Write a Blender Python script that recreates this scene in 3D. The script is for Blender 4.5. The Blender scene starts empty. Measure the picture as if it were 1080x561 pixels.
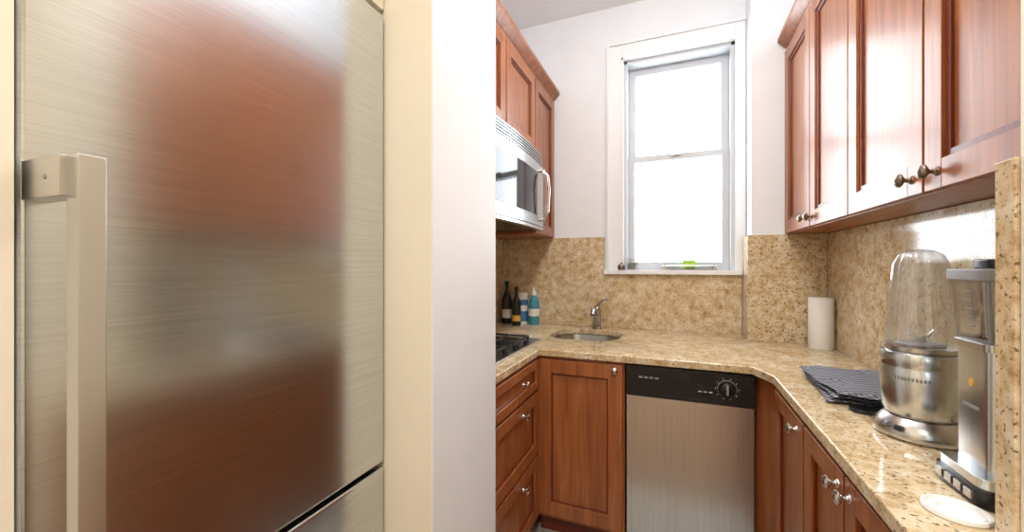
import bpy, bmesh, math
from mathutils import Vector, Matrix
S=bpy.context.scene
S.view_settings.view_transform='Standard'
S.view_settings.look='None'
S.view_settings.exposure=0.2
# ------------------------------------------------------------ materials
def newmat(name):
    m=bpy.data.materials.new(name); m.use_nodes=True
    nt=m.node_tree; b=nt.nodes['Principled BSDF']
    return m,nt,b
def pm(name,col,rough=.5,metal=0,noise=0.0,nscale=8,coat=0,bump=0,trans=0,ior=1.45,emit=0,stretch=(1,1,1),alpha=1):
    m,nt,b=newmat(name)
    b.inputs['Roughness'].default_value=rough
    b.inputs['Metallic'].default_value=metal
    b.inputs['Coat Weight'].default_value=coat
    b.inputs['Coat Roughness'].default_value=.12
    b.inputs['Transmission Weight'].default_value=trans
    b.inputs['IOR'].default_value=ior
    tc=nt.nodes.new('ShaderNodeTexCoord'); mp=nt.nodes.new('ShaderNodeMapping')
    mp.inputs['Scale'].default_value=stretch
    n=nt.nodes.new('ShaderNodeTexNoise'); n.inputs['Scale'].default_value=nscale; n.inputs['Detail'].default_value=5
    nt.links.new(tc.outputs['Object'],mp.inputs[0]); nt.links.new(mp.outputs[0],n.inputs['Vector'])
    r=nt.nodes.new('ShaderNodeValToRGB')
    c=Vector(col)
    lo=[max(0,x*(1-noise)) for x in c]; hi=[min(1,x*(1+noise)) for x in c]
    r.color_ramp.elements[0].position=.3; r.color_ramp.elements[1].position=.7
    r.color_ramp.elements[0].color=(*lo,1); r.color_ramp.elements[1].color=(*hi,1)
    nt.links.new(n.outputs['Fac'],r.inputs[0]); nt.links.new(r.outputs[0],b.inputs['Base Color'])
    if bump:
        bp=nt.nodes.new('ShaderNodeBump'); bp.inputs['Strength'].default_value=bump; bp.inputs['Distance'].default_value=.002
        nt.links.new(n.outputs['Fac'],bp.inputs['Height']); nt.links.new(bp.outputs[0],b.inputs['Normal'])
    if emit:
        b.inputs['Emission Color'].default_value=(*col,1); b.inputs['Emission Strength'].default_value=emit
    return m
WHITE=pm('paint_white',(.82,.845,.89),.55,noise=.015)
CEIL=pm('paint_ceiling',(.92,.94,.96),.7,noise=.01)
CREAM=pm('paint_cream',(.84,.77,.64),.5,noise=.02)
TRIM=pm('trim_gloss_white',(.87,.89,.92),.3,noise=.01)
SASHM=pm('sash_backlit_shade',(.58,.61,.65),.35,noise=.02)  # window trim darkened: backlit shade of the frames put into the colour
def wood(name,c1,c2,c3,rough=.36,coat=.15):
    m,nt,b=newmat(name)
    tc=nt.nodes.new('ShaderNodeTexCoord'); mp=nt.nodes.new('ShaderNodeMapping')
    mp.inputs['Scale'].default_value=(16,16,1.2)
    n=nt.nodes.new('ShaderNodeTexNoise'); n.inputs['Scale'].default_value=2.4; n.inputs['Detail'].default_value=9; n.inputs['Distortion'].default_value=.7
    r=nt.nodes.new('ShaderNodeValToRGB'); e=r.color_ramp.elements
    e[0].position=.30; e[0].color=(*c1,1); e[1].position=.70; e[1].color=(*c3,1)
    k=e.new(.5); k.color=(*c2,1)
    L=nt.links.new
    L(tc.outputs['Object'],mp.inputs[0]); L(mp.outputs[0],n.inputs['Vector']); L(n.outputs['Fac'],r.inputs[0]); L(r.outputs[0],b.inputs['Base Color'])
    b.inputs['Roughness'].default_value=rough; b.inputs['Coat Weight'].default_value=coat; b.inputs['Coat Roughness'].default_value=.2
    return m
CHERRY=wood('cherry_wood',(.24,.068,.020),(.32,.100,.030),(.41,.145,.045))
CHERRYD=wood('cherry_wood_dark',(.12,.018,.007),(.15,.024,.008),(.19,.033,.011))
FLOORW=wood('oak_floor',(.20,.10,.05),(.27,.14,.07),(.33,.18,.09))
def granite():
    m,nt,b=newmat('granite_polished')
    L=nt.links.new
    tc=nt.nodes.new('ShaderNodeTexCoord')
    n1=nt.nodes.new('ShaderNodeTexNoise'); n1.inputs['Scale'].default_value=26; n1.inputs['Detail'].default_value=10; n1.inputs['Roughness'].default_value=.76
    r1=nt.nodes.new('ShaderNodeValToRGB'); e=r1.color_ramp.elements
    e[0].position=.32; e[0].color=(.34,.21,.10,1); e[1].position=.67; e[1].color=(.82,.74,.59,1)
    k=e.new(.46); k.color=(.63,.49,.30,1)
    L(tc.outputs['Object'],n1.inputs['Vector']); L(n1.outputs['Fac'],r1.inputs[0])
    n0=nt.nodes.new('ShaderNodeTexNoise'); n0.inputs['Scale'].default_value=7; n0.inputs['Detail'].default_value=6; n0.inputs['Distortion'].default_value=2
    r0=nt.nodes.new('ShaderNodeValToRGB'); r0.color_ramp.elements[0].position=.38; r0.color_ramp.elements[1].position=.60
    r0.color_ramp.elements[0].color=(.88,.81,.70,1); r0.color_ramp.elements[1].color=(1,1,1,1)
    L(tc.outputs['Object'],n0.inputs['Vector']); L(n0.outputs['Fac'],r0.inputs[0])
    mm=nt.nodes.new('ShaderNodeMix'); mm.data_type='RGBA'; mm.blend_type='MULTIPLY'; mm.inputs['Factor'].default_value=1
    L(r1.outputs[0],mm.inputs['A']); L(r0.outputs[0],mm.inputs['B'])
    n2=nt.nodes.new('ShaderNodeTexNoise'); n2.inputs['Scale'].default_value=125; n2.inputs['Detail'].default_value=4
    r2=nt.nodes.new('ShaderNodeValToRGB'); r2.color_ramp.elements[0].position=.35; r2.color_ramp.elements[1].position=.42
    r2.color_ramp.elements[0].color=(.9,.9,.9,1); r2.color_ramp.elements[1].color=(0,0,0,1)
    L(tc.outputs['Object'],n2.inputs['Vector']); L(n2.outputs['Fac'],r2.inputs[0])
    mx=nt.nodes.new('ShaderNodeMix'); mx.data_type='RGBA'
    L(r2.outputs[0],mx.inputs['Factor']); L(mm.outputs['Result'],mx.inputs['A']); mx.inputs['B'].default_value=(.13,.07,.04,1)
    L(mx.outputs['Result'],b.inputs['Base Color'])
    b.inputs['Roughness'].default_value=.10; b.inputs['IOR'].default_value=1.45
    return m
GRAN=granite()
def steel(name,col,rough,stretch=(3,3,160),streak=.06):
    m,nt,b=newmat(name); L=nt.links.new
    tc=nt.nodes.new('ShaderNodeTexCoord'); mp=nt.nodes.new('ShaderNodeMapping'); mp.inputs['Scale'].default_value=stretch
    n=nt.nodes.new('ShaderNodeTexNoise'); n.inputs['Scale'].default_value=4; n.inputs['Detail'].default_value=3
    L(tc.outputs['Object'],mp.inputs[0]); L(mp.outputs[0],n.inputs['Vector'])
    b.inputs['Roughness'].default_value=rough
    r=nt.nodes.new('ShaderNodeValToRGB'); r.color_ramp.elements[0].position=.3; r.color_ramp.elements[1].position=.7
    r.color_ramp.elements[0].color=(*[c*(1-streak) for c in col],1); r.color_ramp.elements[1].color=(*[min(1,c*(1+streak)) for c in col],1)
    L(n.outputs['Fac'],r.inputs[0]); L(r.outputs[0],b.inputs['Base Color'])
    b.inputs['Metallic'].default_value=1
    return m
STEEL=steel('brushed_steel_fridge',(.60,.635,.655),.20,(1.2,1.2,90),.075)
STEEL2=steel('brushed_steel_vertical',(.64,.68,.71),.25,(75,75,.6),.10)
STEEL3=steel('brushed_steel_microwave',(.47,.48,.50),.22,(1,1,200),.04)
CHROME=pm('satin_nickel',(.72,.72,.72),.18,1,noise=.02)
SATIN=pm('satin_aluminium',(.57,.57,.56),.26,1,noise=.02)
BLACK=pm('black_plastic',(.012,.012,.013),.25,noise=.1)
BLKGL=pm('black_glass',(.01,.012,.015),.06,noise=.1)
IRON=pm('cast_iron',(.02,.02,.02),.5,noise=.3,nscale=60)
GREY=pm('grey_plastic',(.25,.25,.26),.4,noise=.05)
PAPER=pm('paper_white',(.90,.89,.87),.9,noise=.03,nscale=90,bump=.3)
WPLAST=pm('white_plastic',(.85,.85,.83),.3,noise=.02)
GREEN=pm('sponge_green',(.45,.72,.12),.8,noise=.15,nscale=80,bump=.5)
DKGREEN=pm('bottle_dark',(.02,.022,.012),.08,noise=.1)
BLUE=pm('label_blue',(.06,.2,.45),.4,noise=.2,nscale=30)
TEAL=pm('soap_teal',(.06,.30,.38),.15,noise=.1)
LABEL=pm('label_white',(.8,.8,.76),.5,noise=.05)
YEL=pm('label_amber',(.75,.45,.06),.4,noise=.1)
KNOB=pm('antique_pewter',(.30,.24,.19),.32,1,noise=.15,nscale=90)
def glassy(name,tint=(1,1,1),f=.08,rough=.03,top=.75,milk=0):
    m=bpy.data.materials.new(name); m.use_nodes=True; nt=m.node_tree; nt.nodes.clear(); L=nt.links.new
    o=nt.nodes.new('ShaderNodeOutputMaterial'); t=nt.nodes.new('ShaderNodeBsdfTransparent'); g=nt.nodes.new('ShaderNodeBsdfGlossy')
    t.inputs[0].default_value=(*tint,1); g.inputs['Roughness'].default_value=rough
    lw=nt.nodes.new('ShaderNodeLayerWeight'); lw.inputs['Blend'].default_value=.3
    mr=nt.nodes.new('ShaderNodeMapRange'); mr.inputs['To Min'].default_value=f; mr.inputs['To Max'].default_value=top
    mx=nt.nodes.new('ShaderNodeMixShader')
    L(lw.outputs['Facing'],mr.inputs['Value']); L(mr.outputs[0],mx.inputs[0])
    if milk:
        d=nt.nodes.new('ShaderNodeBsdfDiffuse'); d.inputs[0].default_value=(.88,.87,.85,1)
        m0=nt.nodes.new('ShaderNodeMixShader'); m0.inputs[0].default_value=milk
        L(t.outputs[0],m0.inputs[1]); L(d.outputs[0],m0.inputs[2]); L(m0.outputs[0],mx.inputs[1])
    else: L(t.outputs[0],mx.inputs[1])
    L(g.outputs[0],mx.inputs[2]); L(mx.outputs[0],o.inputs[0])
    return m
GLASS=glassy('window_glass',(1,1,1),.03)
CLEAR=glassy('clear_plastic',(.90,.90,.90),.08,.08,.60,.12)
SMOKE=glassy('smoky_plastic',(.62,.62,.63),.16,.06,.7,.10)
def weave():
    m,nt,b=newmat('woven_cloth'); L=nt.links.new
    tc=nt.nodes.new('ShaderNodeTexCoord'); mp=nt.nodes.new('ShaderNodeMapping'); mp.inputs['Rotation'].default_value=(0,0,.35)
    w1=nt.nodes.new('ShaderNodeTexChecker'); w1.inputs['Scale'].default_value=95
    w1.inputs['Color1'].default_value=(.055,.06,.075,1); w1.inputs['Color2'].default_value=(.27,.28,.32,1)
    L(tc.outputs['Object'],mp.inputs[0]); L(mp.outputs[0],w1.inputs['Vector']); L(w1.outputs['Color'],b.inputs['Base Color'])
    bp=nt.nodes.new('ShaderNodeBump'); bp.inputs['Strength'].default_value=.6; bp.inputs['Distance'].default_value=.002
    L(w1.outputs['Fac'],bp.inputs['Height']); L(bp.outputs[0],b.inputs['Normal'])
    b.inputs['Roughness'].default_value=.9
    return m
CLOTH=weave()
def tile():
    m,nt,b=newmat('floor_tile'); L=nt.links.new
    tc=nt.nodes.new('ShaderNodeTexCoord'); t=nt.nodes.new('ShaderNodeTexBrick'); t.offset=0
    t.inputs['Scale'].default_value=1; t.inputs['Brick Width'].default_value=.3; t.inputs['Row Height'].default_value=.3; t.inputs['Mortar Size'].default_value=.004
    t.inputs['Color1'].default_value=(.50,.46,.41,1); t.inputs['Color2'].default_value=(.46,.43,.38,1); t.inputs['Mortar'].default_value=(.3,.27,.24,1)
    L(tc.outputs['Object'],t.inputs['Vector']); L(t.outputs['Color'],b.inputs['Base Color']); b.inputs['Roughness'].default_value=.3
    return m
TILE=tile()
# ------------------------------------------------------------ mesh builder
class MB:
    def __init__(s): s.v=[];s.f=[];s.mi=[];s.mats=[];s.M=None
    def idx(s,m):
        if m not in s.mats: s.mats.append(m)
        return s.mats.index(m)
    def add(s,vs,fs,m):
        o=len(s.v); k=s.idx(m)
        for p in vs: s.v.append(tuple(s.M(*p)) if s.M else tuple(p))
        for f in fs: s.f.append([o+i for i in f]); s.mi.append(k)
    def box(s,x0,x1,y0,y1,z0,z1,m):
        vs=[(x,y,z) for x in (x0,x1) for y in (y0,y1) for z in (z0,z1)]
        s.add(vs,[(0,1,3,2),(4,6,7,5),(0,4,5,1),(2,3,7,6),(0,2,6,4),(1,5,7,3)],m)
    def prism(s,poly,z0,z1,m):
        n=len(poly); vs=[(x,y,z0) for x,y in poly]+[(x,y,z1) for x,y in poly]
        fs=[list(range(n))[::-1],list(range(n,2*n))]+[(i,(i+1)%n,n+(i+1)%n,n+i) for i in range(n)]
        s.add(vs,fs,m)
    def lathe(s,cx,cy,cz,prof,m,seg=36,sx=1,sy=1,ribs=0,ra=0):
        vs=[];fs=[]
        for r,z in prof:
            for i in range(seg):
                a=2*math.pi*i/seg
                rr=r*(1+ra*math.cos(ribs*a)) if ribs else r
                vs.append((cx+sx*rr*math.cos(a),cy+sy*rr*math.sin(a),cz+z))
        for j in range(len(prof)-1):
            for i in range(seg):
                k=(i+1)%seg
                fs.append((j*seg+i,j*seg+k,(j+1)*seg+k,(j+1)*seg+i))
        s.add(vs,fs,m)
    def tube(s,pts,r,m,seg=12,flat=1):
        P=[Vector(p) for p in pts]; vs=[];fs=[]; n=len(P)
        for i,p in enumerate(P):
            d=(P[min(i+1,n-1)]-P[max(i-1,0)]).normalized()
            up=Vector((0,0,1)) if abs(d.z)<.9 else Vector((0,1,0))
            a=d.cross(up).normalized(); b=a.cross(d).normalized()
            rr=r[i] if isinstance(r,(list,tuple)) else r
            for k in range(seg):
                t=2*math.pi*k/seg; vs.append(tuple(p+a*rr*math.cos(t)+b*rr*flat*math.sin(t)))
        for i in range(n-1):
            for k in range(seg):
                k2=(k+1)%seg; fs.append((i*seg+k,i*seg+k2,(i+1)*seg+k2,(i+1)*seg+k))
        fs.append(list(range(seg))[::-1]); fs.append([(n-1)*seg+k for k in range(seg)])
        s.add(vs,fs,m)
    def obj(s,name,bevel=0,seg=2,parent=None,smooth=35):
        me=bpy.data.meshes.new(name); me.from_pydata(s.v,[],s.f)
        for m in s.mats: me.materials.append(m)
        for p,k in zip(me.polygons,s.mi): p.material_index=k
        bm=bmesh.new(); bm.from_mesh(me); bmesh.ops.recalc_face_normals(bm,faces=bm.faces); bm.to_mesh(me); bm.free()
        me.polygons.foreach_set('use_smooth',[True]*len(me.polygons))
        me.set_sharp_from_angle(angle=math.radians(smooth))
        o=bpy.data.objects.new(name,me); S.collection.objects.link(o)
        if bevel:
            b=o.modifiers.new('bevel','BEVEL'); b.width=bevel; b.segments=seg; b.limit_method='ANGLE'; b.angle_limit=math.radians(50); b.harden_normals=True
        if parent: o.parent=parent
        return o
def empty(name):
    e=bpy.data.objects.new(name,None); S.collection.objects.link(e); e.empty_display_size=.1; return e
def faceY(x0,yf,z0): return lambda u,v,n:(x0+u,yf-n,z0+v)
def facePX(xf,y0,z0): return lambda u,v,n:(xf+n,y0+u,z0+v)
def faceNX(xf,y0,z0): return lambda u,v,n:(xf-n,y0+u,z0+v)
def door(mb,M,w,h,fw=.055,t=.02,gap=.0018,b=.012):
    mb.M=M; g=gap
    mb.box(g,fw,g,h-g,0,t,CHERRY); mb.box(w-fw,w-g,g,h-g,0,t,CHERRY)
    mb.box(fw,w-fw,g,fw,0,t,CHERRY); mb.box(fw,w-fw,h-fw,h-g,0,t,CHERRY)
    mb.box(fw,w-fw,fw,h-fw,0,.006,CHERRY)
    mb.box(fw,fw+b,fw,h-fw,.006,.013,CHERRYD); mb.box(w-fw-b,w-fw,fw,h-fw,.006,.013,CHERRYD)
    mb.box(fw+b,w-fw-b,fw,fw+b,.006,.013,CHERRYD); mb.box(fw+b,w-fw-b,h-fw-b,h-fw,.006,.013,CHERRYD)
    mb.M=None
def knob(mb,M,u,v,n=.02,s=1.0,m=None):
    mb.M=M
    mb.lathe(u,v,n,[(0,0),(.011*s,0),(.010*s,.003*s),(.0055*s,.006*s),(.005*s,.014*s),(.011*s,.018*s),(.0165*s,.022*s),(.0165*s,.026*s),(.012*s,.031*s),(.004*s,.0335*s),(0,.034*s)],m or KNOB,20)
    mb.M=None
# ------------------------------------------------------------ dimensions
LX=-1.16; RX=.736; BY=2.66; CZ=3.0; CT=.91
# ------------------------------------------------------------ shell
b=MB(); b.box(-1.6,1.7,-2.6,1.19,-.05,0,FLOORW); b.box(-1.6,1.7,1.19,2.9,-.05,0,TILE); b.obj('floor')
b=MB(); b.box(-1.6,1.7,-2.6,2.9,CZ,CZ+.05,CEIL); b.obj('ceiling')
WX0,WX1,WZ0,WZ1=-.30,.33,1.27,2.63
b=MB()
b.box(LX-.1,WX0,BY,BY+.2,0,CZ,WHITE); b.box(WX1,RX+.1,BY,BY+.2,0,CZ,WHITE)
b.box(WX0,WX1,BY,BY+.2,0,WZ0-.013,WHITE); b.box(WX0,WX1,BY,BY+.2,WZ1,CZ,WHITE); b.obj('wall_back')
b=MB(); b.box(LX-.1,LX,1.184,BY,0,CZ,WHITE); b.obj('wall_left')
b=MB(); b.box(RX,RX+.1,.777,BY,0,CZ,WHITE); b.obj('wall_right')
b=MB(); b.box(.386,RX,2.48,BY,0,CZ,WHITE); b.obj('wall_chase')
b=MB(); b.box(-1.45,-.545,.82,1.184,0,CZ,CREAM); b.box(-.545,-.54,.82,1.184,0,CZ,WHITE); b.obj('wall_partition')
b=MB(); b.box(-1.55,-.672,-2.5,.199,0,CZ,CREAM); b.obj('wall_hall_left')
b=MB(); b.box(-1.55,-1.45,.199,1.184,0,CZ,CREAM); b.obj('wall_niche')
b=MB(); b.box(.445,1.6,.6,.777,0,CZ,CREAM); b.obj('wall_doorway')
b=MB(); b.box(1.6,1.7,-2.5,.777,0,CZ,CREAM); b.obj('wall_hall_right')
b=MB(); b.box(-1.6,1.7,-2.6,-2.5,0,CZ,CREAM); b.obj('wall_hall_back')
# ------------------------------------------------------------ window
b=MB()
b.box(-.405,-.315,BY-.022,BY,1.285,2.73,TRIM); b.box(-.315,WX0,BY-.032,BY,1.285,2.645,TRIM); b.box(-.405,-.39,BY-.034,BY-.02,1.285,2.745,TRIM)
b.box(WX1,.384,BY-.022,BY,1.285,2.73,TRIM)
b.box(-.315,WX1,BY-.022,BY,2.645,2.73,TRIM); b.box(-.315,WX1+.012,BY-.032,BY,2.63,2.645,TRIM); b.box(-.39,.384,BY-.034,BY-.02,2.73,2.745,TRIM)
b.box(-.42,.364,BY-.05,BY,1.258,1.285,TRIM); b.box(WX0,WX1,BY,BY+.10,1.258,1.285,TRIM)
b.box(WX0,WX0+.02,BY,BY+.16,1.285,WZ1,SASHM); b.box(WX1-.02,WX1,BY,BY+.16,1.285,WZ1,SASHM); b.box(WX0,WX1,BY,BY+.16,WZ1-.02,WZ1,SASHM)
def sash(y,z0,z1,fr=.034,bot=.034):
    x0,x1=WX0+.02,WX1-.02
    b.box(x0,x0+fr,y,y+.03,z0,z1,SASHM); b.box(x1-fr,x1,y,y+.03,z0,z1,SASHM)
    b.box(x0+fr,x1-fr,y,y+.03,z0,z0+bot,SASHM); b.box(x0+fr,x1-fr,y,y+.03,z1-fr,z1,SASHM)
    b.box(x0+fr,x1-fr,y+.013,y+.017,z0+bot,z1-fr,GLASS)
sash(BY+.10,1.98,WZ1-.02,fr=.045); sash(BY+.065,1.285,2.025,fr=.040,bot=.05)
b.box(-.02,.04,BY+.045,BY+.065,2.01,2.03,CHROME)
b.obj('window_1',.002)
# ------------------------------------------------------------ granite backsplash + counter
b=MB()
b.box(LX+.021,-.422,BY-.02,BY-.0005,CT+.0005,1.50,GRAN); b.box(-.422,.365,BY-.02,BY-.0005,CT+.0005,1.2575,GRAN)
b.obj('backsplash_back',.0015)
b=MB(); b.box(LX+.0005,LX+.02,1.19,BY-.001,CT+.0005,1.498,GRAN); b.obj('backsplash_left',.0015)
b=MB(); b.box(.366,RX-.021,2.46,2.4795,CT+.0005,1.475,GRAN); b.box(.366,.3855,2.48,BY-.035,CT+.0005,1.475,GRAN); b.obj('backsplash_chase',.0015)
b=MB(); b.box(RX-.02,RX-.0005,.82,2.479,CT+.0005,1.475,GRAN); b.obj('backsplash_right',.0015)
b=MB(); b.box(.44,RX-.001,.779,.817,CT+.0005,1.462,GRAN); b.obj('granite_side_panel',.002)
poly=[(LX,1.19),(-.60,1.19),(-.60,1.825),(.285,1.825),(.335,1.70),(.325,.60),(.443,.60),(.443,.779),(RX,.779),(RX,2.48),(.386,2.48),(.386,BY),(LX,BY)]
b=MB(); b.prism(poly,CT-.032,CT,GRAN); ctr=b.obj('granite_countertop')
SXc,SYc=-.475,2.325
def rrect(cx,cy,hx,hy,r,n=8):
    P=[]
    for qx,qy,a0 in ((1,1,0),(-1,1,90),(-1,-1,180),(1,-1,270)):
        for i in range(n+1):
            a=math.radians(a0+90*i/n)
            P.append((cx+qx*(hx-r)+r*math.cos(a),cy+qy*(hy-r)+r*math.sin(a)))
    return P
b=MB(); b.prism(rrect(SXc,SYc,.195,.185,.12),CT-.1,CT+.1,GRAN); cut=b.obj('cut')
mod=ctr.modifiers.new('b','BOOLEAN'); mod.object=cut; mod.operation='DIFFERENCE'; mod.solver='EXACT'
dg=bpy.context.evaluated_depsgraph_get(); me=bpy.data.meshes.new_from_object(ctr.evaluated_get(dg)); ctr.modifiers.clear(); ctr.data=me
bpy.data.objects.remove(cut)
bv=ctr.modifiers.new('bevel','BEVEL'); bv.width=.004; bv.segments=3; bv.limit_method='ANGLE'
# sink
b=MB(); rings=[(.202,.192,.125,CT-.034),(.192,.182,.12,CT-.034),(.187,.177,.12,CT-.06),(.168,.158,.11,CT-.16),(.13,.12,.08,CT-.185),(.03,.03,.028,CT-.19)]
vs=[];fs=[];n=36
for hx,hy,r,z in rings: vs+=[(x,y,z) for x,y in rrect(SXc,SYc,hx,hy,r)]
for j in range(len(rings)-1):
    for i in range(n): fs.append((j*n+i,j*n+(i+1)%n,(j+1)*n+(i+1)%n,(j+1)*n+i))
fs.append([(len(rings)-1)*n+i for i in range(n)])
b.add(vs,fs,STEEL3); b.lathe(SXc,SYc,CT-.189,[(0,0),(.025,0),(.028,.003),(.036,.003),(.038,0)],CHROME,24)
b.obj('sink')
# faucet
b=MB(); fx,fy=-.455,2.565
b.lathe(fx,fy,CT,[(0,0),(.030,0),(.030,.006),(.024,.012),(.023,.06),(.025,.10),(.027,.115),(.022,.13),(.0,.134)],STEEL3,28)
b.tube([(fx,fy,CT+.085),(fx+.0,fy-.04,CT+.115),(fx+.0,fy-.09,CT+.135),(fx,fy-.145,CT+.13),(fx,fy-.16,CT+.105)],[.016,.015,.014,.0145,.015],STEEL3,14)
b.tube([(fx,fy,CT+.12),(fx+.008,fy-.01,CT+.15),(fx+.03,fy-.03,CT+.178),(fx+.07,fy-.045,CT+.19)],[.018,.013,.009,.010],STEEL3,12,.7)
b.lathe(fx,fy,CT+.12,[(.022,0),(.021,.015),(.014,.029),(0,.033)],STEEL3,24)
b.obj('faucet')
# ------------------------------------------------------------ base cabinets
FY=1.845; FXL=-.62; FXR=.355; TB=CT-.034
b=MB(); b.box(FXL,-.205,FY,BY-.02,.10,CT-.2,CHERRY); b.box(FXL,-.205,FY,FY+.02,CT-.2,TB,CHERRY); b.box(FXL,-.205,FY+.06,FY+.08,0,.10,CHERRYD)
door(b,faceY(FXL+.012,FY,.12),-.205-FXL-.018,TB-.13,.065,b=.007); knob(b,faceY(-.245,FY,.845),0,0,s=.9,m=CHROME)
b.obj('corner_sink_cabinet',.0015)
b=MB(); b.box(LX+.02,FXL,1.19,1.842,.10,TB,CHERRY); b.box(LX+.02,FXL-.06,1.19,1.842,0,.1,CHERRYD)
for z0,z1,kz in ((.725,.865,.80),(.42,.715,.665),(.115,.41,.35)):
    for y0,y1 in ((1.20,1.815),):
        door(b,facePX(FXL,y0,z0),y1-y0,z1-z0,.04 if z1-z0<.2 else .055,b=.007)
    knob(b,facePX(FXL,1.60,kz),0,0,s=.9,m=CHROME)
b.obj('drawer_cabinet',.0015)
b=MB(); b.prism([(.302,1.845),(.352,1.72),(.352,1.70),(RX-.02,1.70),(RX-.02,2.4),(.302,2.4)],.0,TB,CHERRY)
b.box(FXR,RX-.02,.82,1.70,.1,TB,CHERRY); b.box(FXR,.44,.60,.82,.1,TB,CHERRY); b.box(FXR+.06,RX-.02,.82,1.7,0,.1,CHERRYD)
for y0,y1 in ((1.345,1.69),(1.055,1.335),(.75,1.05)):
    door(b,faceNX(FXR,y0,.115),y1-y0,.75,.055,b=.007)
knob(b,faceNX(FXR,1.40,.83),0,0,s=.9,m=CHROME); knob(b,faceNX(FXR,1.085,.83),0,0,s=.9,m=CHROME); knob(b,faceNX(FXR,1.02,.83),0,0,s=.9,m=CHROME)
b.obj('base_cabinet',.0015)
# dishwasher
b=MB(); x0,x1=-.198,.298
b.box(x0,x1,FY+.0,2.4,.02,.874,BLACK)
b.box(x0+.004,x1-.004,FY-.022,FY,.11,.742,STEEL2)
b.box(x0+.002,x1-.002,FY-.026,FY,.748,.872,BLACK)
b.box(x0+.002,x1-.002,FY-.034,FY-.024,.748,.762,BLACK)
b.box(x0+.02,x1-.02,FY+.04,FY+.05,.02,.1,BLACK)
for i in range(4): b.box(x0+.055+i*.022,x0+.071+i*.022,FY-.030,FY-.026,.824,.831,GREY)
b.box(x0+.15,x0+.27,FY-.0275,FY-.026,.775,.835,BLKGL)
for i in range(3): b.box(x0+.29+i*.02,x0+.303+i*.02,FY-.0275,FY-.026,.79,.793,LABEL)
b.M=faceY(x1-.10,FY-.026,.812)
b.lathe(0,0,0,[(0,0),(.034,0),(.034,.002),(.033,.003),(.027,.003),(.025,.016),(.020,.019),(0,.019)],BLACK,32)
b.lathe(0,0,0,[(.034,0),(.036,.0015),(.034,.0035)],GREY,32)
b.box(-.004,.004,-.02,.02,.018,.024,GREY)
for k in range(10):
    a=k*.628; b.box(.042*math.cos(a)-.0015,.042*math.cos(a)+.0015,.042*math.sin(a)-.0015,.042*math.sin(a)+.0015,0,.001,LABEL)
b.M=None
b.obj('dishwasher',.003)
# ------------------------------------------------------------ upper cabinets
def crown(b,M,L,z,ret=None):
    pr=[(0,0),(.012,0),(.012,.018),(.02,.022),(.045,.05),(.052,.055),(.052,.075),(0,.075)]
    n=len(pr); vs=[];
    for u in (0,L):
        for q,zz in pr: vs.append(M(u,z+zz,q))
    fs=[list(range(n)),list(range(n,2*n))]+[(i,(i+1)%n,n+(i+1)%n,n+i) for i in range(n)]
    b.add(vs,fs,CHERRY)
UT=2.43
b=MB(); UX=.556; UB=1.477
b.box(UX,RX-.001,.782,2.475,UB,UT,CHERRY)
for y0,y1 in ((2.06,2.47),(1.655,2.055),(1.22,1.65),(.785,1.215)):
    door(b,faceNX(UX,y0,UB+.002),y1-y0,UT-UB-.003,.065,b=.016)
for y in (2.10,2.02,1.265,1.165): knob(b,faceNX(UX,y,UB+.042),0,0,s=1.0)
crown(b,faceNX(UX,.782,UT),1.72-.03,0)
b.obj('wall_hung_cabinet',.0015)
b=MB(); UL=-.78
b.box(LX+.001,UL,2.235,BY-.021,1.50,UT,CHERRY); b.box(LX+.001,UL,1.19,2.235,1.985,UT,CHERRY)
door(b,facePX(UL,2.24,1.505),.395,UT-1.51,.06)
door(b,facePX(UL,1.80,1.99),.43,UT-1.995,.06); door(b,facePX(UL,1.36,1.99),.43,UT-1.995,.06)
crown(b,facePX(UL,1.19,UT),BY-1.192,0)
b.obj('upper_cabinet',.0015)
# ------------------------------------------------------------ microwave
b=MB(); y0,y1=1.48,2.23; z0,z1=1.515,1.975; mx=-.735
b.box(LX+.001,mx,y0,y1,z0,z1,BLACK)
arc=[(mx,y0)]+[(mx+.025+.018*math.sin(math.pi*i/12),y0+(y1-y0)*i/12) for i in range(13)]+[(mx,y1)]
b.prism(arc,z0+.02,z1-.09,STEEL3)
b.prism([(x,y) for x,y in arc],z0,z0+.017,STEEL3)
for i in range(5):
    b.prism([(x-.006*i*.6,y) for x,y in arc],z1-.085+i*.017,z1-.085+i*.017+.008,STEEL3)
b.box(mx,mx+.004,y0,y1,z1-.088,z1,BLACK)
arc2=[(mx+.02,y0+.03)]+[(mx+.0265+.018*math.sin(math.pi*(y-y0)/(y1-y0)),y) for y in [y0+.03+(.58)*k/12 for k in range(13)]]+[(mx+.02,y0+.61)]
b.prism(arc2,z0+.075,z1-.145,BLKGL)
hy=y1-.065
b.tube([(mx+.02,hy,z1-.12),(mx+.05,hy,z1-.125),(mx+.07,hy,z1-.16),(mx+.078,hy,z1-.23),(mx+.07,hy,z0+.10),(mx+.05,hy,z0+.06),(mx+.02,hy,z0+.055)],.011,CHROME,14)
b.obj('microwave',.002)
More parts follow.
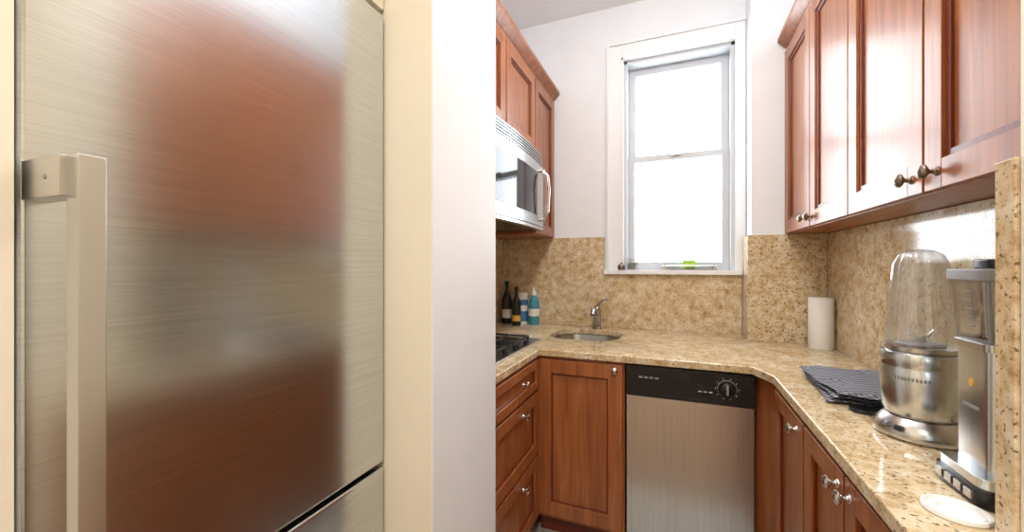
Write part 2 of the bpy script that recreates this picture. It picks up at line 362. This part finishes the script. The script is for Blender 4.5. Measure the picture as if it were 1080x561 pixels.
# ------------------------------------------------------------ cooktop
b=MB(); cx0,cx1,cy0,cy1=-1.12,-.66,1.36,2.03
b.box(cx0,cx1,cy0,cy1,CT,CT+.012,STEEL2)
for px in (-1.0,-.80):
    for py in (1.54,1.85):
        b.lathe(px,py,CT+.012,[(0,0),(.05,0),(.05,.006),(.036,.01),(.036,.018),(0,.02)],IRON,24)
        for a in range(4):
            dx,dy=math.cos(a*math.pi/2),math.sin(a*math.pi/2)
            b.tube([(px+dx*.02,py+dy*.02,CT+.036),(px+dx*.095,py+dy*.095,CT+.036)],.005,IRON,8)
        for s1 in (-1,1):
            b.box(px-.1,px+.1,py+s1*.1-.005,py+s1*.1+.005,CT+.030,CT+.040,IRON); b.box(px+s1*.095-.005,px+s1*.095+.005,py-.1,py+.1,CT+.030,CT+.040,IRON)
            for s2 in (-1,1): b.box(px+s1*.095-.006,px+s1*.095+.006,py+s2*.1-.006,py+s2*.1+.006,CT+.012,CT+.032,IRON)
for k in range(4): b.lathe(-.685,1.48+k*.13,CT+.012,[(0,0),(.014,0),(.013,.016),(0,.017)],BLACK,18)
b.obj('gas_cooktop',.0015)
# ------------------------------------------------------------ bottles
def bottle(name,x,y,prof,mat,extra=()):
    b=MB(); b.lathe(x,y,CT,prof,mat,28)
    for p,m in extra: b.lathe(x,y,CT,p,m,28)
    b.obj(name)
bottle('olive_oil_bottle',-1.085,2.57,[(0,0),(.033,0),(.034,.005),(.034,.17),(.028,.19),(.013,.22),(.012,.27),(0,.27)],DKGREEN,[([(.0345,.04),(.0345,.10)],LABEL),([(0,.295),(.014,.295),(.014,.262),(.012,.26)],BLACK)])
bottle('vinegar_bottle',-.985,2.50,[(0,0),(.028,0),(.029,.005),(.029,.15),(.024,.17),(.012,.20),(.011,.24),(0,.24)],DKGREEN,[([(.0295,.03),(.0295,.07)],YEL),([(0,.262),(.013,.262),(.013,.235),(.011,.233)],BLACK)])
bottle('cleanser_canister',-.975,2.59,[(0,0),(.036,0),(.037,.004),(.037,.21),(.036,.215),(0,.215)],LABEL,[([(.0375,.02),(.0375,.09)],BLUE),([(.0375,.13),(.0375,.17)],BLUE)])
bottle('dish_soap_bottle',-.89,2.585,[(0,0),(.034,0),(.036,.006),(.034,.06),(.037,.12),(.032,.17),(.016,.195),(.014,.205),(0,.205)],TEAL,[([(.0375,.06),(.0385,.11)],LABEL),([(0,.25),(.006,.25),(.007,.228),(.016,.225),(.016,.2)],WPLAST)])
# ------------------------------------------------------------ sill items
b=MB(); b.lathe(-.245,BY-.012,1.2855,[(0,.002),(.026,.002),(.032,.006),(.037,.07),(.038,.072),(.035,.072),(.029,.008),(0,.008)],CLEAR,24); b.lathe(-.245,BY-.012,1.288,[(0,.0),(.026,.001),(.031,.045),(0,.047)],GREY,20)
b.obj('votive_glass')
b=MB(); b.lathe(-.312,BY-.038,1.2855,[(0,0),(.022,0),(.024,.024),(.018,.034),(.006,.037),(.006,.046),(0,.048)],KNOB,20); b.obj('small_tin')
b=MB()
P=rrect(.085,BY+.01,.15,.04,.02,6)
b.prism(P,1.2855,1.292,GREY); n=len(P)
for k in range(n):
    (xa,ya),(xb,yb)=P[k],P[(k+1)%n]; b.tube([(xa,ya,1.312),(xb,yb,1.312)],.0045,CHROME,6)
for k in range(0,n,1):
    xa,ya=P[k]; b.tube([(xa,ya,1.288),(xa,ya,1.312)],.0028,CHROME,6)
b.obj('sponge_tray')
b=MB(); b.prism(rrect(.085,BY+.01,.038,.026,.012,5),1.293,1.347,GREEN); b.obj('sponge',.008)
# ------------------------------------------------------------ paper towel
b=MB(); b.lathe(.662,2.36,CT+.0005,[(.018,0),(.050,0),(.052,.003),(.052,.242),(.050,.245),(.018,.245),(.018,0)],PAPER,40); b.obj('paper_towel_roll')
# ------------------------------------------------------------ cloths
def cloth(name,cx,cy,hx,hy,rot,z,mat,layers=2):
    b=MB(); N=14
    for l in range(layers):
        c,s=math.cos(rot+l*.07),math.sin(rot+l*.07)
        for side in range(2):
            vs=[]
            for i in range(N+1):
                for j in range(N+1):
                    u=-1+2*i/N; v=-1+2*j/N
                    x=u*hx*(1+.03*math.sin(3*v+l)); y=v*hy*(1+.04*math.sin(2.5*u+l))
                    w=.0025*math.sin(5*u+2*v+l)+.002*math.sin(7*v)
                    zz=z+l*.013+w+.003+(.009 if side else 0)
                    if abs(u)==1 or abs(v)==1: zz=z+l*.013+w+.0075
                    vs.append((cx+c*x-s*y,cy+s*x+c*y,zz))
            fs=[(i*(N+1)+j,(i+1)*(N+1)+j,(i+1)*(N+1)+j+1,i*(N+1)+j+1) for i in range(N) for j in range(N)]
            b.add(vs,fs,mat)
    b.obj(name,smooth=80)
cloth('dish_towel',.553,1.575,.128,.175,-.10,CT+.002,CLOTH,3)
b=MB(); b.prism(rrect(.505,1.375,.055,.03,.028,8),CT+.001,CT+.010,BLACK); b.obj('trivet',.003)
# ------------------------------------------------------------ personal blender
px,py=.538,1.235
b=MB()
b.lathe(px,py,CT,[(0,0),(.076,0),(.084,.004),(.085,.012),(.081,.026),(.070,.040),(.062,.048)],SATIN,48)
b.lathe(px,py,CT,[(.0,.046),(.058,.046),(.0645,.054),(.069,.072),(.074,.160),(.0725,.163),(.0725,.169),(.074,.172),(.0735,.19),(.0705,.198),(.064,.201),(0,.201)],STEEL2,48)
b.lathe(px,py,CT,[(.058,.201),(.0635,.202),(.0635,.212),(.058,.214),(0,.214)],SATIN,40)
for k in range(4):
    a=math.radians(200+k*90); b.tube([(px,py,CT+.23),(px+.02*math.cos(a),py+.02*math.sin(a),CT+.236),(px+.030*math.cos(a),py+.030*math.sin(a),CT+.25)],[.005,.004,.002],CHROME,8,.4)
b.lathe(px,py,CT,[(0,.214),(.045,.216),(.040,.221),(.012,.223),(.010,.232),(0,.234)],GREY,24)
b.tube([(px-.066,py-.053,CT+.029),(px-.057,py-.063,CT+.029)],.008,BLACK,10,.8)
def marks(r,z,h,a0,a1,n,duty=.6):
    for k in range(n):
        t0=math.radians(a0+(a1-a0)*k/n); t1=math.radians(a0+(a1-a0)*(k+duty)/n)
        vs=[(px+rr*math.cos(t),py+rr*math.sin(t),CT+zz) for zz in (z,z+h) for t in (t0,t1) for rr in (r,r+.0006)]
        b.add(vs,[(0,1,3,2),(4,6,7,5),(0,4,5,1),(2,3,7,6),(0,2,6,4),(1,5,7,3)],GREY)
marks(.0735,.138,.008,205,262,11)
body=b.obj('motor_base')
e=empty('personal_blender'); body.parent=e
b=MB(); b.lathe(px,py,CT,[(.060,.206),(.0625,.222),(.061,.232),(.059,.26),(.051,.36),(.047,.405),(.039,.426),(.022,.437),(0,.44)],CLEAR,96,ribs=12,ra=.03)
o=b.obj('cup',smooth=60); o.parent=e
b=MB(); b.tube([(px+.07,py-.02,CT+.02),(px+.10,py-.06,CT+.008),(px+.12,py-.09,CT+.006),(px+.14,py-.04,CT+.03),(px+.15,py+.04,CT+.10),(px+.160,py+.06,CT+.16)],.004,BLACK,8); o=b.obj('power_cord'); o.parent=e
# ------------------------------------------------------------ jug blender
qx,qy=.531,.957
e=empty('countertop_blender')
b=MB(); b.prism(rrect(qx,qy,.068,.066,.018,5),CT+.001,CT+.030,BLACK); b.prism(rrect(qx,qy,.064,.062,.018,5),CT+.030,CT+.048,STEEL2)
for k in range(4): b.box(qx-.072,qx-.067,qy-.050+k*.026,qy-.032+k*.026,CT+.010,CT+.024,SATIN)
b.prism(rrect(qx,qy,.045,.046,.014,6),CT+.048,CT+.255,STEEL2)
b.prism(rrect(qx,qy,.049,.049,.014,6),CT+.255,CT+.268,SATIN)
b.M=lambda x,y,z:(qx-.045-z,qy+x,CT+.195+y)
b.lathe(0,0,0,[(0,.001),(.006,.001),(.006,0)],YEL,16,1,1.3); b.M=None
b.box(qx-.0462,qx-.045,qy-.020,qy+.020,CT+.15,CT+.156,GREY)
o=b.obj('motor_base',.003); o.parent=e
b=MB()
def loft(rs,m):
    vs=[];n=28
    for hx,z in rs: vs+=[(x,y,z) for x,y in rrect(qx,qy,hx,hx,.02,6)]
    b.add(vs,[(j*n+i,j*n+(i+1)%n,(j+1)*n+(i+1)%n,(j+1)*n+i) for j in range(len(rs)-1) for i in range(n)],m)
loft([(.045,CT+.268),(.049,CT+.285),(.055,CT+.375)],SMOKE)
loft([(.0455,CT+.268),(.0475,CT+.276)],GREY)
# graduation ribs moulded on the jar
for k in range(5):
    z=.295+k*.015; h=.049+(z-.285)/.09*.006
    b.box(qx-h-.001,qx-h+.0005,qy-.018,qy+.004,CT+z,CT+z+.0018,GREY)
for sx in (-1,1):
    for sy in (-1,1): b.tube([(qx+sx*.041,qy+sy*.041,CT+.272),(qx+sx*.0475,qy+sy*.0475,CT+.374)],.0032,GREY,8)
b.lathe(qx,qy,CT+.268,[(.03,0),(.03,.008),(.008,.012),(.008,.03),(0,.032)],BLACK,20)
o=b.obj('jar',smooth=60); o.parent=e
b=MB(); b.prism(rrect(qx,qy,.058,.058,.02,6),CT+.374,CT+.395,GREY); b.prism(rrect(qx,qy,.033,.033,.02,6),CT+.395,CT+.412,BLACK)
b.tube([(qx+.05,qy+.02,CT+.36),(qx+.095,qy+.02,CT+.355),(qx+.10,qy+.02,CT+.30),(qx+.045,qy+.02,CT+.285)],.010,BLACK,10)
o=b.obj('lid',.003); o.parent=e
b=MB(); b.lathe(.422,.868,CT,[(0,.003),(.020,.003),(.022,.006),(.032,.006),(.034,.003),(.037,.008),(.040,.008),(.041,.003),(.039,0),(0,0)],WPLAST,48); b.obj('jar_lid')
# ------------------------------------------------------------ fridge
e=empty('refrigerator')
b=MB(); fx=-.68; y0,y1=.203,.812
b.box(-1.40,fx-.06,y0+.004,y1-.004,.0,1.945,GREY)
o=b.obj('cabinet_body',.004); o.parent=e
b=MB(); b.box(fx-.055,fx,y0,y1,.815,1.945,STEEL); o=b.obj('upper_door',.007,4); o.parent=e
b=MB(); b.box(fx-.055,fx,y0,y1,.09,.803,STEEL); o=b.obj('freezer_door',.007,4); o.parent=e
def handle(zb0,zb1,nm):
    b=MB()
    b.box(fx+.080,fx+.104,.214,.237,zb0,zb1,SATIN)
    for zc in (zb1-.044,zb0):
        b.box(fx,fx+.084,.2065,.230,zc,zc+.044,SATIN)
        b.M=lambda x,y,z:(fx+.055+x,.2065-z,zc+.022+y); b.lathe(0,0,0,[(0,.001),(.003,.001),(.003,0)],GREY,12); b.M=None
    o=b.obj(nm,.005,4); o.parent=e
handle(.87,1.428,'upper_handle'); handle(.30,.77,'freezer_handle')
b=MB(); b.box(-1.44,fx-.005,.20,.815,1.96,CZ,CREAM); b.obj('wall_over_niche')
# ------------------------------------------------------------ added ceiling fill lamps (unseen, out of frame)
GLOW=pm('fill_lamp_glow',(1,.95,.88),.4,emit=2)  # glowing dome of the added fill lamps
def dome(name,x,y,w,col,r=.16,pt=False):
    b=MB(); b.lathe(x,y,CZ,[(0,-.09),(r*.5,-.082),(r*.85,-.055),(r,-.02),(r,-.015)],GLOW,32); b.lathe(x,y,CZ,[(r+.005,-.02),(r+.01,0),(0,0)],CHROME,32)
    b.obj(name)
    l=bpy.data.lights.new(name+'_light','POINT' if pt else 'AREA'); l.energy=w; l.color=col
    if pt: l.shadow_soft_size=.12
    else: l.shape='DISK'; l.size=r*2
    o=bpy.data.objects.new(name+'_light',l); S.collection.objects.link(o); o.location=(x,y,CZ-(.26 if pt else .11))
dome('added_fill_lamp',-.1,1.2,26,(1,.99,.97),pt=True)  # added kitchen fill, brightens walls and ceiling
dome('added_fill_lamp',.2,-.7,38,(1,.94,.86))  # added warm fill for the hall side
# ------------------------------------------------------------ daylight
w=bpy.data.worlds.new('World'); S.world=w; w.use_nodes=True
w.node_tree.nodes['Background'].inputs[0].default_value=(.90,.96,1,1); w.node_tree.nodes['Background'].inputs[1].default_value=10.5
l=bpy.data.lights.new('window_portal','AREA'); l.shape='RECTANGLE'; l.size=.65; l.size_y=1.38
l.cycles.is_portal=True
o=bpy.data.objects.new('window_portal',l); S.collection.objects.link(o); o.location=(.015,BY+.21,1.95); o.rotation_euler=(math.radians(-90),0,0)
# ------------------------------------------------------------ camera
c=bpy.data.cameras.new('camera'); c.sensor_width=36; c.lens=14.0; c.clip_start=.02
o=bpy.data.objects.new('camera',c); S.collection.objects.link(o); o.location=(0,0,1.31); o.rotation_euler=(math.radians(90),0,math.radians(22.15)); S.camera=o
